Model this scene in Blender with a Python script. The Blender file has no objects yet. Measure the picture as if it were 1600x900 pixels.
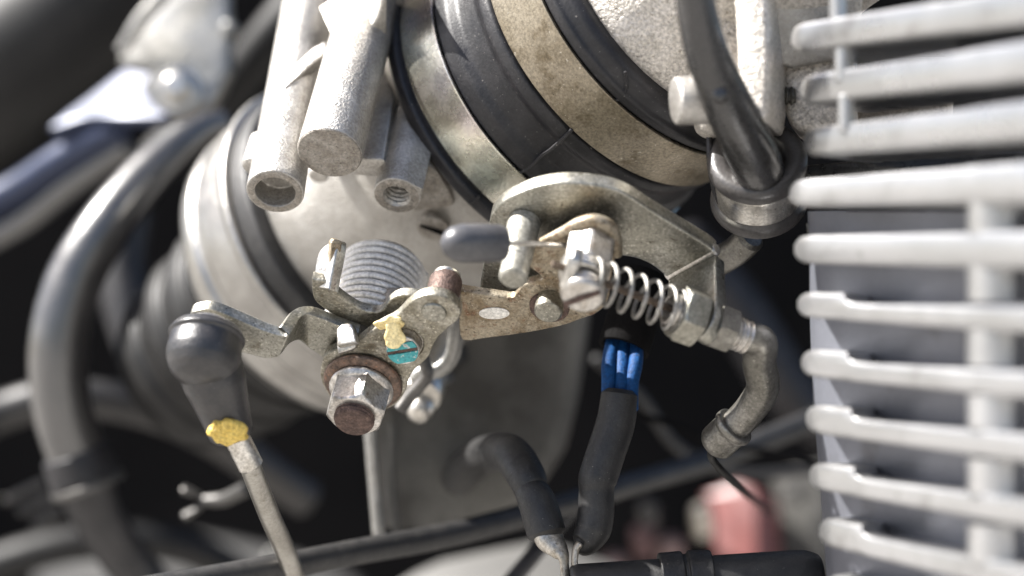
import bpy, math, random
import numpy as np
from mathutils import Vector
from mathutils.geometry import tessellate_polygon
random.seed(7)
S = 1e-4                      # authoring unit: a tenth of a millimetre
D = 4500.0                    # camera to the plane y = 0, same unit (0.45 m)
scene = bpy.context.scene
COL = scene.collection
# ------------------------------------------------------------------ camera
cam = bpy.data.cameras.new('camera'); camo = bpy.data.objects.new('camera', cam); COL.objects.link(camo)
camo.location = (0, -D*S, 0); camo.rotation_euler = (math.radians(90), 0, 0)
cam.sensor_width = 36; cam.lens = 36*D/1600.0
cam.clip_start = 0.01; cam.clip_end = 500
cam.dof.use_dof = True; cam.dof.focus_distance = (D+5)*S; cam.dof.aperture_fstop = 7.8; cam.dof.aperture_blades = 0
scene.camera = camo
# ------------------------------------------------------------------ light
SUN = np.array([-.64, .02, .77]); SUN /= np.linalg.norm(SUN)
world = bpy.data.worlds.new('World'); scene.world = world; world.use_nodes = True
wn = world.node_tree.nodes; wl = world.node_tree.links
bg = wn['Background']; sky = wn.new('ShaderNodeTexSky'); sky.sky_type = 'NISHITA'; sky.sun_disc = False
sky.sun_elevation = math.asin(SUN[2]); sky.sun_rotation = math.atan2(SUN[0], SUN[1])
sky.altitude = 100; sky.dust_density = 3; sky.ozone_density = .8; sky.air_density = .9
wl.new(sky.outputs[0], bg.inputs[0]); bg.inputs[1].default_value = 0.062
sl = bpy.data.lights.new('sun', 'SUN'); sl.energy = 5.0; sl.angle = math.radians(0.6); sl.color = (1, .97, .925)
so = bpy.data.objects.new('sun', sl); COL.objects.link(so)
so.rotation_euler = Vector(SUN).to_track_quat('Z', 'Y').to_euler()
scene.view_settings.view_transform = 'Standard'; scene.view_settings.look = 'None'
scene.view_settings.gamma = 1; scene.view_settings.exposure = 1.82
scene.cycles.max_bounces = 8; scene.cycles.use_denoising = True
scene.render.engine = 'CYCLES'

# ------------------------------------------------------------------ helpers
A3 = lambda *v: np.array(v, float)
def nrm(v): v = np.asarray(v, float); return v/np.linalg.norm(v)
def P(px, py, y=0.0):
    k = (D+y)/D
    return A3((px-800)*k, y, (450-py)*k)
def onp(px, py, P0, n):
    o = A3(0, -D, 0); d = A3(px-800, D, 450-py)
    t = np.dot(np.asarray(P0)-o, n)/np.dot(d, n)
    return o+d*t
def catmull(pts, closed=False, sub=5):
    """points (x,y[,'c']) or 3-vectors; 'c' = hard corner"""
    cor = [len(p) > 2 and p[-1] == 'c' for p in pts]
    Q = [np.array([float(c) for c in (p[:-1] if k else p)]) for p, k in zip(pts, cor)]
    n = len(Q); out = []
    rng = range(n) if closed else range(n-1)
    for i in rng:
        p1, p2 = Q[i], Q[(i+1) % n]
        p0 = Q[(i-1) % n] if (closed or i > 0) else 2*p1-p2
        p3 = Q[(i+2) % n] if (closed or i < n-2) else 2*p2-p1
        if cor[i]: p0 = 2*p1-p2
        if cor[(i+1) % n]: p3 = 2*p2-p1
        if cor[i] and cor[(i+1) % n]: out.append(p1); continue
        for k in range(sub):
            t = k/sub
            out.append(.5*((2*p1)+(-p0+p2)*t+(2*p0-5*p1+4*p2-p3)*t*t+(-p0+3*p1-3*p2+p3)*t**3))
    if not closed: out.append(Q[-1])
    return out
def basis(ax):
    ax = nrm(ax); r = A3(0, 0, 1) if abs(ax[2]) < .9 else A3(0, 1, 0)
    u = nrm(np.cross(r, ax)); v = np.cross(ax, u)
    return ax, u, v
class G:
    def __init__(s): s.v = []; s.f = []
    def grid(s, rows, closed=True, cap0=False, cap1=False):
        """rows: list of equal-length rings"""
        b = len(s.v); m = len(rows[0])
        for r in rows: s.v.extend(r)
        for i in range(len(rows)-1):
            for j in range(m if closed else m-1):
                k = (j+1) % m
                s.f.append((b+i*m+j, b+i*m+k, b+(i+1)*m+k, b+(i+1)*m+j))
        if cap0: s.f.append(tuple(b+j for j in range(m))[::-1])
        if cap1: s.f.append(tuple(b+(len(rows)-1)*m+j for j in range(m)))
        return s
    def lathe(s, prof, P0, ax, segs=64, rf=None, arc=None, phase=0.0):
        ax, u, v = basis(ax); P0 = np.asarray(P0)
        rows = []
        for (t, r) in prof:
            row = []
            for j in range(segs+(1 if arc else 0)):
                th = phase+(arc[0]+(arc[1]-arc[0])*j/segs if arc else 2*math.pi*j/segs)
                rr = rf(t, r, th) if rf else r
                row.append(P0+ax*t+(u*math.cos(th)+v*math.sin(th))*max(rr, .01))
            rows.append(row)
        s.grid(rows, closed=not arc)
        return s
    def tube(s, path, r, segs=14, sub=6, raw=False, squash=1.0, cap=True):
        if raw: pts = [np.asarray(p, float) for p in path]; rr = [r]*len(pts) if np.isscalar(r) else list(r)
        else:
            pts = catmull(path, False, sub)
            if np.isscalar(r): rr = [r]*len(pts)
            else: rr = list(np.interp(np.arange(len(pts))/sub, np.arange(len(r)), r))
        n = len(pts); T = []
        for i in range(n): T.append(nrm(pts[min(i+1, n-1)]-pts[max(i-1, 0)]))
        _, u, v = basis(T[0]); rows = []
        for i in range(n):
            u = nrm(u-T[i]*np.dot(u, T[i])); v = np.cross(T[i], u)
            rows.append([pts[i]+(u*math.cos(a)+v*math.sin(a)*squash)*rr[i] for a in np.linspace(0, 2*math.pi, segs, endpoint=False)])
        if cap:
            e0 = [pts[0]-T[0]*rr[0]*.25+(q-pts[0])*.75 for q in rows[0]]; e1 = [pts[-1]+T[-1]*rr[-1]*.25+(q-pts[-1])*.75 for q in rows[-1]]
            rows = [e0]+rows+[e1]
        s.grid(rows, cap0=cap, cap1=cap)
        return s
    def plate(s, outline, P0, n, thick, holes=(), bev=2.5, sub=5, world=False):
        n = nrm(n); loops = [catmull(outline, True, sub)]+[catmull(h, True, sub) for h in holes]
        e1 = nrm(np.cross(A3(0, 0, 1), n)); e2 = np.cross(n, e1)
        base = len(s.v); L2 = []; idx = []
        for li, lp in enumerate(loops):
            w = [onp(p[0], p[1], P0, n) if not world else np.asarray(P0)+e1*p[0]+e2*p[1] for p in lp]
            q = np.array([[np.dot(x, e1), np.dot(x, e2)] for x in w]); off = float(np.dot(w[0], n))
            keep = [0]
            for i in range(1, len(q)):
                if np.hypot(*(q[i]-q[keep[-1]])) > .3: keep.append(i)
            q = q[keep]
            ar = .5*np.sum(q[:, 0]*np.roll(q[:, 1], -1)-np.roll(q[:, 0], -1)*q[:, 1])
            if (ar > 0) != (li == 0): q = q[::-1]
            d1 = np.roll(q, -1, 0)-q; d0 = q-np.roll(q, 1, 0)
            d1 /= np.hypot(*d1.T)[:, None]; d0 /= np.hypot(*d0.T)[:, None]
            nn = np.stack([-(d0+d1)[:, 1], (d0+d1)[:, 0]], 1); nn /= np.maximum(np.hypot(*nn.T), 1e-6)[:, None]
            layers = []
            b = min(bev, thick*.45)
            prof = [(b*(1-math.sin(a)), b*(1-math.cos(a))) for a in np.radians([0, 30, 60, 90])]
            prof += [(x, thick-z) for x, z in prof[::-1]]
            m = len(q); st = len(s.v)
            for ins, dep in prof:
                qq = q+nn*ins
                for k in range(m): s.v.append(e1*qq[k, 0]+e2*qq[k, 1]+n*(off-dep))
            for a in range(len(prof)-1):
                for k in range(m):
                    k2 = (k+1) % m
                    s.f.append((st+a*m+k, st+(a+1)*m+k, st+(a+1)*m+k2, st+a*m+k2))
            L2.append([Vector((x[0], x[1], 0)) for x in (q+nn*b)]); idx.append((st, m, len(prof)))
        tri = tessellate_polygon(L2)
        fm = []; bm_ = []
        for st, m, k in idx:
            fm += [st+i for i in range(m)]; bm_ += [st+(k-1)*m+i for i in range(m)]
        for t in tri:
            a, b2, c = [np.array(Vector(sum(L2, [])[i])[:2]) for i in t]
            ccw = (b2-a)[0]*(c-a)[1]-(b2-a)[1]*(c-a)[0] > 0
            t = t if ccw else t[::-1]
            s.f.append(tuple(fm[i] for i in t)); s.f.append(tuple(bm_[i] for i in t[::-1]))
        return s
    def blob(s, outline, P0, n, h, sub=5):
        n = nrm(n); q = [onp(p[0], p[1], P0, n) for p in catmull(outline, True, sub)]
        c = sum(q)/len(q); rows = [[p-n*h*.6 for p in q]]
        for a in np.radians([0, 20, 40, 58, 74, 85]): rows.append([c+(p-c)*math.cos(a)**.7+n*h*math.sin(a) for p in q])
        s.grid(rows, cap0=True, cap1=True); return s
    def strip(s, tops, bots, thick, sub=5, bev=2.0, up=None):
        """bent strip; tops/bots are 3D points of the front face's two long edges"""
        T = catmull([tuple(p) for p in tops], False, sub); B = catmull([tuple(p) for p in bots], False, sub)
        n = len(T); rows = []
        for i in range(n):
            t = nrm((T[min(i+1, n-1)]+B[min(i+1, n-1)])-(T[max(i-1, 0)]+B[max(i-1, 0)])); w = nrm(T[i]-B[i])
            N = nrm(np.cross(t, w));
            if N[1] > 0: N = -N
            b = min(bev, thick*.4)
            rows.append([T[i]-w*b, T[i]-w*b*.3-N*b*.3, T[i]-N*b, T[i]-N*(thick-b), T[i]-w*b-N*thick,
                         B[i]+w*b-N*thick, B[i]-N*(thick-b), B[i]-N*b, B[i]+w*b*.3-N*b*.3, B[i]+w*b])
        s.grid(rows, cap0=True, cap1=True)
        return s
    def box(s, c, ax, ay, az, bev=0):
        """centre and three half-axis vectors; chamfered"""
        c, ax, ay, az = map(np.asarray, (c, ax, ay, az)); rows = []
        lx, ly = np.linalg.norm(ax), np.linalg.norm(ay); lz = np.linalg.norm(az)
        b = min(bev, .45*min(lx, ly, lz))
        def ring(ix, iy):
            pts = []
            for sx, sy in ((1, 1), (-1, 1), (-1, -1), (1, -1)):
                cx, cy = sx*(1-ix), sy*(1-iy)
                a1 = (cx, cy-sy*b/ly); a2 = (cx-sx*b/lx, cy)
                pts += [a1, a2] if sx*sy > 0 else [a2, a1]
            return pts
        for z, k in ((-1, 1), (-1+b/lz, 0), (1-b/lz, 0), (1, 1)):
            rows.append([c+ax*p[0]+ay*p[1]+az*z for p in ring(k*b/lx, k*b/ly)])
        s.grid(rows, cap0=True, cap1=True)
        return s
def fil(pts, rad, n=3):
    """round the corners of a lathe profile"""
    out = [pts[0]]
    for i in range(1, len(pts)-1):
        a, b, c = map(lambda q: np.array(q, float), (pts[i-1], pts[i], pts[i+1]))
        l0, l1 = np.linalg.norm(a-b), np.linalg.norm(c-b); r = min(rad, l0*.45, l1*.45)
        p0, p1 = b+(a-b)/max(l0, 1e-6)*r, b+(c-b)/max(l1, 1e-6)*r
        for k in range(n+1):
            t = k/n; out.append(tuple((1-t)**2*p0+2*t*(1-t)*b+t*t*p1))
    out.append(pts[-1]); return out
def obj(name, g, mat, parent=None, smooth=38, label=None, loc=None):
    org = np.array(parent['_o']) if parent is not None and '_o' in parent else (np.zeros(3) if loc is None else np.asarray(loc))
    V = (np.array(g.v)-org)*S
    me = bpy.data.meshes.new(name); me.from_pydata(V.tolist(), [], g.f); me.update()
    me.validate()
    me.polygons.foreach_set('use_smooth', [True]*len(me.polygons)); me.set_sharp_from_angle(angle=math.radians(smooth))
    import bmesh
    bm = bmesh.new(); bm.from_mesh(me); bmesh.ops.remove_doubles(bm, verts=bm.verts, dist=2e-7); bmesh.ops.recalc_face_normals(bm, faces=bm.faces); bm.to_mesh(me); bm.free()
    me.materials.append(mat)
    o = bpy.data.objects.new(name, me); COL.objects.link(o)
    if parent is not None:
        o.parent = parent
        o['_o'] = [float(x) for x in org]
    else:
        o.location = org*S; o['_o'] = [float(x) for x in org]
    if label: o['label'] = label
    return o
def thing(name, label, cat, at, group=None):
    o = bpy.data.objects.new(name, None); COL.objects.link(o); o.empty_display_size = .005
    o.location = np.asarray(at)*S; o['_o'] = [float(x) for x in at]
    o['label'] = label; o['category'] = cat
    if group: o['group'] = group
    return o
def tag(o, label, cat, group=None):
    o['label'] = label; o['category'] = cat
    if group: o['group'] = group
    return o
def hexr(af, ph=0.0, sides=6):
    """radius function of a hexagon with across-flats af, profile radius acts as a turned limit (chamfer)"""
    def f(t, r, th):
        a = (th-ph) % (2*math.pi/sides)-math.pi/sides
        return min(af/2/math.cos(a), r)
    return f
# ------------------------------------------------------------------ materials
def M(name, c1, c2=None, metal=0.0, rough=.5, feat=60, bump=.0, bfeat=6, specks=(), r2=None, coat=0, aniso=None, spec=.5, bdist=1.5, det=6, contrast=.65, grain=.25, gfeat=4.5, veins=None):
    m = bpy.data.materials.new(name); m.use_nodes = True; nt = m.node_tree; N = nt.nodes; L = nt.links
    bs = N['Principled BSDF']; tc = N.new('ShaderNodeTexCoord')
    src = tc.outputs['Object']
    if aniso is not None:
        mp = N.new('ShaderNodeMapping'); mp.inputs['Scale'].default_value = aniso; L.new(src, mp.inputs[0]); asrc = mp.outputs[0]
    else: asrc = src
    def noise(f, s=src, d=det, w=0.):
        n = N.new('ShaderNodeTexNoise'); n.inputs['Scale'].default_value = 1e4/f; n.inputs['Detail'].default_value = d; n.inputs['Distortion'].default_value = w
        n.inputs['Roughness'].default_value = .62
        L.new(s, n.inputs['Vector']); return n.outputs['Fac']
    def ramp(fac, lo, hi):
        r = N.new('ShaderNodeMapRange'); r.inputs[1].default_value = lo; r.inputs[2].default_value = hi; L.new(fac, r.inputs[0]); r.interpolation_type = 'SMOOTHSTEP'; return r.outputs[0]
    def mix(a, b, f):
        x = N.new('ShaderNodeMix'); x.data_type = 'RGBA'
        for v, k in ((a, 6), (b, 7)):
            if isinstance(v, tuple): x.inputs[k].default_value = (*v[:3], 1)
            else: L.new(v, x.inputs[k])
        if isinstance(f, float): x.inputs[0].default_value = f
        else: L.new(f, x.inputs[0])
        return x.outputs[2]
    c2 = c2 or tuple(x*.75 for x in c1)
    w = .28*(1-contrast)+.04
    nf = ramp(noise(feat, asrc), .5-w, .5+w)
    col = mix(c1, c2, nf)
    ro = None
    for (c, f, lo, hi, amt) in specks:
        ff = ramp(noise(f, src, 3), lo, hi)
        mu = N.new('ShaderNodeMath'); mu.operation = 'MULTIPLY'; L.new(ff, mu.inputs[0]); mu.inputs[1].default_value = amt
        col = mix(col, c, mu.outputs[0])
    if grain:
        gr_ = N.new('ShaderNodeMapRange'); L.new(noise(gfeat, asrc, 2), gr_.inputs[0]); gr_.inputs[1].default_value = .32; gr_.inputs[2].default_value = .68
        gr_.inputs[3].default_value = 1-grain*1.3; gr_.inputs[4].default_value = 1+grain*.7
        vm = N.new('ShaderNodeVectorMath'); vm.operation = 'SCALE'; L.new(col, vm.inputs[0]); L.new(gr_.outputs[0], vm.inputs['Scale']); col = vm.outputs[0]
    if veins:
        vc, vf, vw, va = veins
        n0 = noise(vf, src, 3, 1.2)
        d_ = N.new('ShaderNodeMath'); d_.operation = 'SUBTRACT'; L.new(n0, d_.inputs[0]); d_.inputs[1].default_value = .5
        ab = N.new('ShaderNodeMath'); ab.operation = 'ABSOLUTE'; L.new(d_.outputs[0], ab.inputs[0])
        lo = ramp(ab.outputs[0], vw, 0); pa = ramp(noise(vf*.8, src, 1), .48, .60)
        m1 = N.new('ShaderNodeMath'); m1.operation = 'MULTIPLY'; L.new(lo, m1.inputs[0]); L.new(pa, m1.inputs[1])
        m2 = N.new('ShaderNodeMath'); m2.operation = 'MULTIPLY'; L.new(m1.outputs[0], m2.inputs[0]); m2.inputs[1].default_value = va
        col = mix(col, vc, m2.outputs[0])
    L.new(col, bs.inputs['Base Color'])
    bs.inputs['Metallic'].default_value = metal; bs.inputs['Specular IOR Level'].default_value = spec
    rr = N.new('ShaderNodeMapRange'); L.new(noise(feat*.35, asrc), rr.inputs[0]); rr.inputs[1].default_value = .3; rr.inputs[2].default_value = .7
    rr.inputs[3].default_value = rough; rr.inputs[4].default_value = r2 if r2 is not None else min(1, rough+.15); L.new(rr.outputs[0], bs.inputs['Roughness'])
    if coat: bs.inputs['Coat Weight'].default_value = coat; bs.inputs['Coat Roughness'].default_value = .2
    if bump:
        b = N.new('ShaderNodeBump'); b.inputs['Strength'].default_value = bump; b.inputs['Distance'].default_value = S*bdist*bfeat*.35
        L.new(noise(bfeat, asrc, 3), b.inputs['Height'])
        L.new(b.outputs[0], bs.inputs['Normal'])
    return m
DK = (.03, .025, .02); RU = (.16, .07, .035); DUST = (.55, .5, .44)
m_cast = M('cast_aluminium', (.49, .47, .44), (.37, .35, .32), .85, .36, 50, .9, 4.5, [((.20, .18, .15), 8, .62, .72, .5), ((.8, .78, .75), 5, .66, .74, .5)], .52, grain=.2)
m_castd = M('shaded_cast_aluminium', (.40, .385, .36), (.32, .305, .28), .8, .42, 90, .8, 5, [((.18, .16, .13), 9, .62, .72, .4), ((.5, .48, .44), 5, .66, .74, .4)], .56, grain=.12)  # darker copy of the plain cast; shade on the barrel put into its colour
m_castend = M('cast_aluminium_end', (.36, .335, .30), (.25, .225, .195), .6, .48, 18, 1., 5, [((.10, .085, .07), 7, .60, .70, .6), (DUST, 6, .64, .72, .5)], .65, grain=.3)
m_rough = M('sand_cast_aluminium', (.66, .62, .57), (.52, .485, .43), .55, .45, 60, 1., 6, [((.17, .145, .11), 7.5, .60, .70, .7), ((.8, .76, .7), 8, .62, .7, .5)], .6, bdist=2, grain=.3, gfeat=5)
m_zinc = M('zinc_plated_steel', (.40, .39, .345), (.28, .27, .23), .92, .28, 70, .3, 4.5, [((.14, .115, .08), 24, .58, .72, .5), ((.06, .05, .04), 6, .61, .69, .6), ((.66, .63, .56), 4.5, .64, .70, .7)], .5, grain=.25, contrast=.7)
m_band = M('clamp_band_steel', (.62, .61, .58), (.52, .505, .465), .95, .20, 90, .15, 6, [((.27, .245, .19), 60, .56, .74, .4), ((.8, .78, .74), 5, .65, .70, .6), ((.12, .10, .08), 5, .65, .71, .5)], .34, grain=.15, veins=((.78, .76, .68), 60, .010, .5))
m_bandp = M('pale_band_steel', (.36, .35, .33), (.26, .25, .235), .9, .28, 140, .2, 8, [((.22, .21, .18), 60, .56, .74, .3)], .42, grain=.08)
m_band2 = M('stained_band_steel', (.31, .305, .28), (.22, .21, .185), .92, .22, 80, .15, 6, [((.13, .11, .08), 50, .55, .70, .5), ((.66, .63, .56), 6, .64, .70, .8), ((.06, .05, .04), 5, .65, .70, .5)], .36, grain=.1, veins=((.48, .45, .38), 70, .008, .4))
m_olive = M('grimy_zinc_steel', (.38, .36, .305), (.25, .23, .18), .85, .36, 34, .6, 5, [((.10, .075, .045), 18, .57, .68, .6), ((.05, .04, .03), 6, .60, .68, .6), ((.64, .61, .52), 4.5, .62, .69, .7)], .5, grain=.25, contrast=.75)
m_matt = M('matt_plated_pin', (.40, .39, .35), (.30, .29, .25), .7, .5, 26, .4, 5, [((.12, .10, .08), 8, .60, .70, .5)], .62, grain=.25)
m_brown = M('rusty_zinc_steel', (.31, .29, .235), (.185, .16, .12), .8, .38, 28, .8, 5, [(RU, 16, .57, .68, .55), ((.05, .04, .03), 6, .58, .68, .7), ((.6, .56, .47), 4.5, .62, .69, .7)], .55, grain=.3, contrast=.8)
m_steel = M('bright_steel', (.62, .61, .59), (.49, .48, .455), .95, .27, 30, .25, 4.5, [((.16, .13, .10), 9, .61, .73, .5)], .42, grain=.15)
m_nut = M('plated_nut', (.52, .51, .48), (.39, .375, .345), .9, .38, 26, .3, 4.5, [((.2, .15, .10), 11, .60, .72, .5), ((.7, .68, .64), 5, .66, .72, .6)], .46, grain=.18)
def irid(m):
    nt = m.node_tree; N = nt.nodes; L = nt.links; bs = N['Principled BSDF']
    src = bs.inputs['Base Color'].links[0].from_socket
    n = N.new('ShaderNodeTexNoise'); n.inputs['Scale'].default_value = 1e4/150; n.inputs['Detail'].default_value = 2
    tc = N.new('ShaderNodeTexCoord'); L.new(tc.outputs['Object'], n.inputs['Vector'])
    cr = N.new('ShaderNodeValToRGB'); e = cr.color_ramp.elements
    e[0].position = .3; e[0].color = (.88, .96, .90, 1); e[1].position = .7; e[1].color = (.95, .86, .98, 1)
    k = e.new(.5); k.color = (1, .97, .88, 1)
    L.new(n.outputs['Fac'], cr.inputs[0])
    x = N.new('ShaderNodeMix'); x.data_type = 'RGBA'; x.blend_type = 'MULTIPLY'; x.inputs[0].default_value = 1
    L.new(src, x.inputs[6]); L.new(cr.outputs[0], x.inputs[7]); L.new(x.outputs[2], bs.inputs['Base Color'])
irid(m_band)
m_band2 = M('stained_band_steel', (.33, .29, .225), (.24, .205, .15), .85, .33, 90, .15, 8, [((.13, .10, .06), 50, .55, .7, .6), ((.62, .58, .5), 6, .66, .72, .8), ((.06, .05, .04), 5, .66, .72, .6)], .48)
m_brown = M('rusty_zinc_steel', (.36, .315, .24), (.22, .17, .11), .75, .42, 34, .5, 5, [(RU, 20, .56, .68, .6), ((.05, .035, .025), 6, .58, .68, .75), ((.58, .53, .44), 5, .63, .7, .7)], .6)
m_steel = M('bright_steel', (.62, .60, .56), (.48, .455, .41), .95, .25, 30, .15, 5, [((.14, .11, .08), 10, .62, .74, .5)], .42)
m_nut = M('plated_nut', (.60, .58, .55), (.47, .44, .40), .9, .3, 24, .2, 5, [((.22, .15, .09), 12, .6, .72, .5)], .45)
m_rust = M('rusted_steel', (.13, .085, .07), (.07, .045, .038), .45, .5, 14, .8, 5, [((.26, .18, .14), 6, .6, .7, .6)], .75)
m_copper = M('rusty_washer', (.19, .13, .10), (.10, .075, .06), .7, .4, 16, .4, 5, [((.38, .19, .11), 7, .58, .68, .6)], .55)
m_rubber = M('black_rubber', (.010, .010, .012), (.021, .020, .022), 0, .34, 50, .25, 4, [((.22, .2, .18), 4.5, .69, .73, .8)], .55, spec=.4)
m_rub_m = M('matt_rubber', (.010, .010, .0105), (.021, .020, .0195), 0, .42, 34, .35, 4, [((.25, .23, .2), 5, .69, .73, .6)], .62, spec=.5)
m_boot = M('moulded_rubber', (.014, .014, .016), (.026, .024, .024), 0, .33, 24, .4, 4, [((.4, .36, .33), 5, .70, .74, .5)], .4, spec=.7)
m_hose = M('glossy_hose', (.024, .0235, .0235), (.036, .034, .033), 0, .18, 90, .15, 12, [], .36, spec=.7)
m_dimhose = M('dim_hose', (.016, .015, .015), (.025, .023, .022), 0, .4, 120, 0, 20, [], .5, spec=.5)
m_black = M('dim_black_rubber', (.004, .0039, .0038), (.008, .0075, .0072), 0, .45, 120, 0, 20, [], .6, spec=.35)  # also on bay tube and casing: the bay's shade put into their colour
m_clip = M('clip_rubber', (.045, .042, .042), (.06, .055, .052), 0, .32, 60, .2, 6, [], .45, spec=.6)
m_bighose = M('grey_hose', (.022, .021, .021), (.038, .035, .033), 0, .27, 120, .1, 20, [], .42, spec=1.0, coat=.9)
m_tip = M('grey_vinyl', (.05, .05, .056), (.07, .07, .074), 0, .34, 60, .1, 10, [], .42, spec=.6)
m_dark = M('bay_shade_black', (.004, .004, .0044), (.009, .0085, .0085), 0, .7, 900, 0, 10, [], .9, spec=.05)
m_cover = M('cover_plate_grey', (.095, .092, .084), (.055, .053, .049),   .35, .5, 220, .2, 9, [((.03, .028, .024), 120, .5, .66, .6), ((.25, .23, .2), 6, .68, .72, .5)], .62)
m_finh = M('shaded_head_fin_aluminium', (.42, .42, .425), (.35, .35, .35), .85, .24, 260, .1, 10, [((.16, .15, .14), 70, .56, .74, .35), ((.12, .11, .10), 14, .64, .72, .5)], .36, grain=.04, det=4)  # darker fin metal: shade on the head fins put into the colour
m_fin = M('fin_aluminium', (.46, .46, .465), (.39, .39, .39), .85, .27, 260, .1, 10, [((.17, .16, .15), 70, .57, .75, .35), ((.12, .11, .10), 14, .64, .72, .5)], .4, grain=.04, det=4)
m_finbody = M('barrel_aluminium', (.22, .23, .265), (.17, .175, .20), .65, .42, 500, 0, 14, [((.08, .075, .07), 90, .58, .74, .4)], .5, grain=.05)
m_blue = M('blue_insulation', (.003, .042, .145), (.004, .055, .18), 0, .6, 30, .3, 8, [((.12, .12, .12), 6, .66, .72, .5)], .7, spec=.25)
m_bluem = M('blue_painted_steel', (.012, .02, .05), (.018, .028, .065), .2, .35, 120, 0, 10, [], .45)
m_yel = M('yellow_paint', (.72, .52, .12), (.62, .42, .08), 0, .45, 14, 1., 13, [((.35, .22, .05), 12, .62, .72, .5)], .6, bdist=2.5)
m_yel2 = M('pale_yellow_paint', (.84, .71, .38), (.76, .60, .27), 0, .5, 22, .35, 10, [((.4, .3, .12), 8, .66, .74, .6)], .65)
m_teal = M('teal_paint', (.04, .30, .32), (.06, .38, .39), 0, .45, 14, .4, 5, [((.42, .42, .40), 9, .58, .64, .9)], .55)
m_white = M('white_paint', (.78, .76, .72), (.70, .68, .64), 0, .5, 20, .2, 5, [], .6)
m_wire = M('spring_wire', (.48, .47, .45), (.36, .35, .33), .8, .42, 26, .2, 4, [((.10, .08, .06), 8, .62, .72, .6)], .5)
m_tors = M('torsion_wire', (.74, .72, .69), (.60, .58, .55), .25, .42, 26, .2, 4, [((.12, .10, .08), 9, .62, .72, .5)], .55)  # pale base: sunlight the coils do not catch is put into the colour
m_coil = M('spring_wire_shaded', (.34, .33, .31), (.24, .23, .21), .7, .5, 26, .2, 4, [((.08, .07, .05), 8, .62, .72, .5)], .6)  # darker spring wire: the anchor's shade on the coil put into the colour
m_cable = M('braided_cable', (.16, .12, .09), (.09, .07, .055), .7, .45, 8, .6, 4, [], .6)
m_rodm = M('rod_steel', (.40, .385, .35), (.29, .275, .245), .9, .3, 60, .15, 6, [((.14, .11, .08), 14, .60, .72, .5)], .42, grain=.12)
m_tube = M('dull_steel_tube', (.235, .225, .205), (.155, .148, .13), .85, .3, 50, .3, 6, [((.5, .47, .4), 5, .67, .72, .7), ((.04, .035, .03), 9, .6, .7, .6)], .5)
m_terminal = M('tinned_terminal', (.50, .47, .42), (.34, .31, .26), .85, .4, 30, .3, 6, [((.12, .09, .06), 8, .6, .7, .6)], .52)
m_pink = M('red_plastic', (.17, .055, .05), (.13, .04, .036), 0, .4, 100, 0, 10, [], .5)
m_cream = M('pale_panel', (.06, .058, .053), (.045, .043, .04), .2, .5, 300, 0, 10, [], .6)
m_far = M('far_dull_metal', (.12, .115, .11), (.08, .078, .075), .7, .4, 100, 0, 10, [], .5)
m_maroon = M('maroon_plastic', (.10, .045, .045), (.07, .03, .03), 0, .4, 100, 0, 10, [], .5)
m_dull = M('dull_pink_metal', (.22, .14, .13), (.16, .11, .10), .3, .4, 100, 0, 10, [], .5)
m_farsteel = M('dull_far_steel', (.33, .325, .31), (.20, .195, .18), .8, .3, 120, .2, 12, [], .5)
m_ground = M('pale_ground', (.30, .285, .265), (.24, .228, .212), 0, .9, 20000, 0, 10, [], .95)

# ------------------------------------------------------------------ machine axes
AX = nrm([.6435, -.6035, .4700])          # bore of the throttle body
CB = A3(154, 250, 401.5)
NP = nrm([-.14, -.69, -.71])              # shaft, pins, plates: down and towards the viewer
CA = nrm([.88, .33, -.33])                # choke cable
def oncyl(px, py, R, near=True):
    o = A3(0, -D, 0)-CB; d = nrm(A3(px-800, D, 450-py))
    o2 = o-AX*np.dot(o, AX); d2 = d-AX*np.dot(d, AX)
    a = d2@d2; b = 2*o2@d2; c = o2@o2-R*R; q = b*b-4*a*c
    if q < 0: q = 0
    t = (-b-(math.sqrt(q) if near else -math.sqrt(q)))/(2*a)
    return o+CB+d*t

# ================================================================== SETTING
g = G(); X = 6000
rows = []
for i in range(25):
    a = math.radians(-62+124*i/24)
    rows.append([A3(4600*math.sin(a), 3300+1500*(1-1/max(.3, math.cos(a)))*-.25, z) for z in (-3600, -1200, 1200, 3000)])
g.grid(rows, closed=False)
bd = obj('engine_bay_shade_backdrop', g, m_dark); bd['kind'] = 'structure'  # near-black sheet: deep shade of the bay is put into its colour
gg = G(); R = 4e6
gg.v = [A3(-R, -R, -6500), A3(R, -R, -6500), A3(R, R, -6500), A3(-R, R, -6500)]; gg.f = [(0, 1, 2, 3)]
gr = obj('ground', gg, m_ground); gr['kind'] = 'structure'  # unseen sheet added to bounce light up onto the metal

# ================================================================== THROTTLE BODY
tb = thing('carburettor_body', 'cast aluminium throttle body with three round bosses hanging from its upper side', 'carburettor', CB+AX*-400)
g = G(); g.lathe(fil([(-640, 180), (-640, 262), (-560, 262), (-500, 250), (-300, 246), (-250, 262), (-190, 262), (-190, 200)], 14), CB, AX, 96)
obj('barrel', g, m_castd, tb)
def boss(name, px, py, y, R, length, mat=m_cast, hole=0, thread=False, ax=NP, flat=None, endmat=None, label=None, hdepth=30, up=None):
    c = P(px, py, y); g = G()
    pr = [(0, hole if hole else 0), (0, R), (-length, R*.9), (-length, 0)]
    g.lathe(fil(pr, 3.5, 3), c, ax, 48)
    b = obj(name, g, mat, tb, label=label)
    if hole:
        g = G()
        prof = [(0.3, hole+1.5)]+[(-i*1.0, hole+(1.8*math.sin(i*1.15) if thread else 0)) for i in range(2, hdepth)]+[(-hdepth-4, hole*.8), (-hdepth-8, 0)]
        # bore wall seen from inside, standing just inside an opened end
        g.lathe(prof, c, ax, 40)
        obj('bore', g, m_steel if thread else m_castend, b)
    return b
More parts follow.
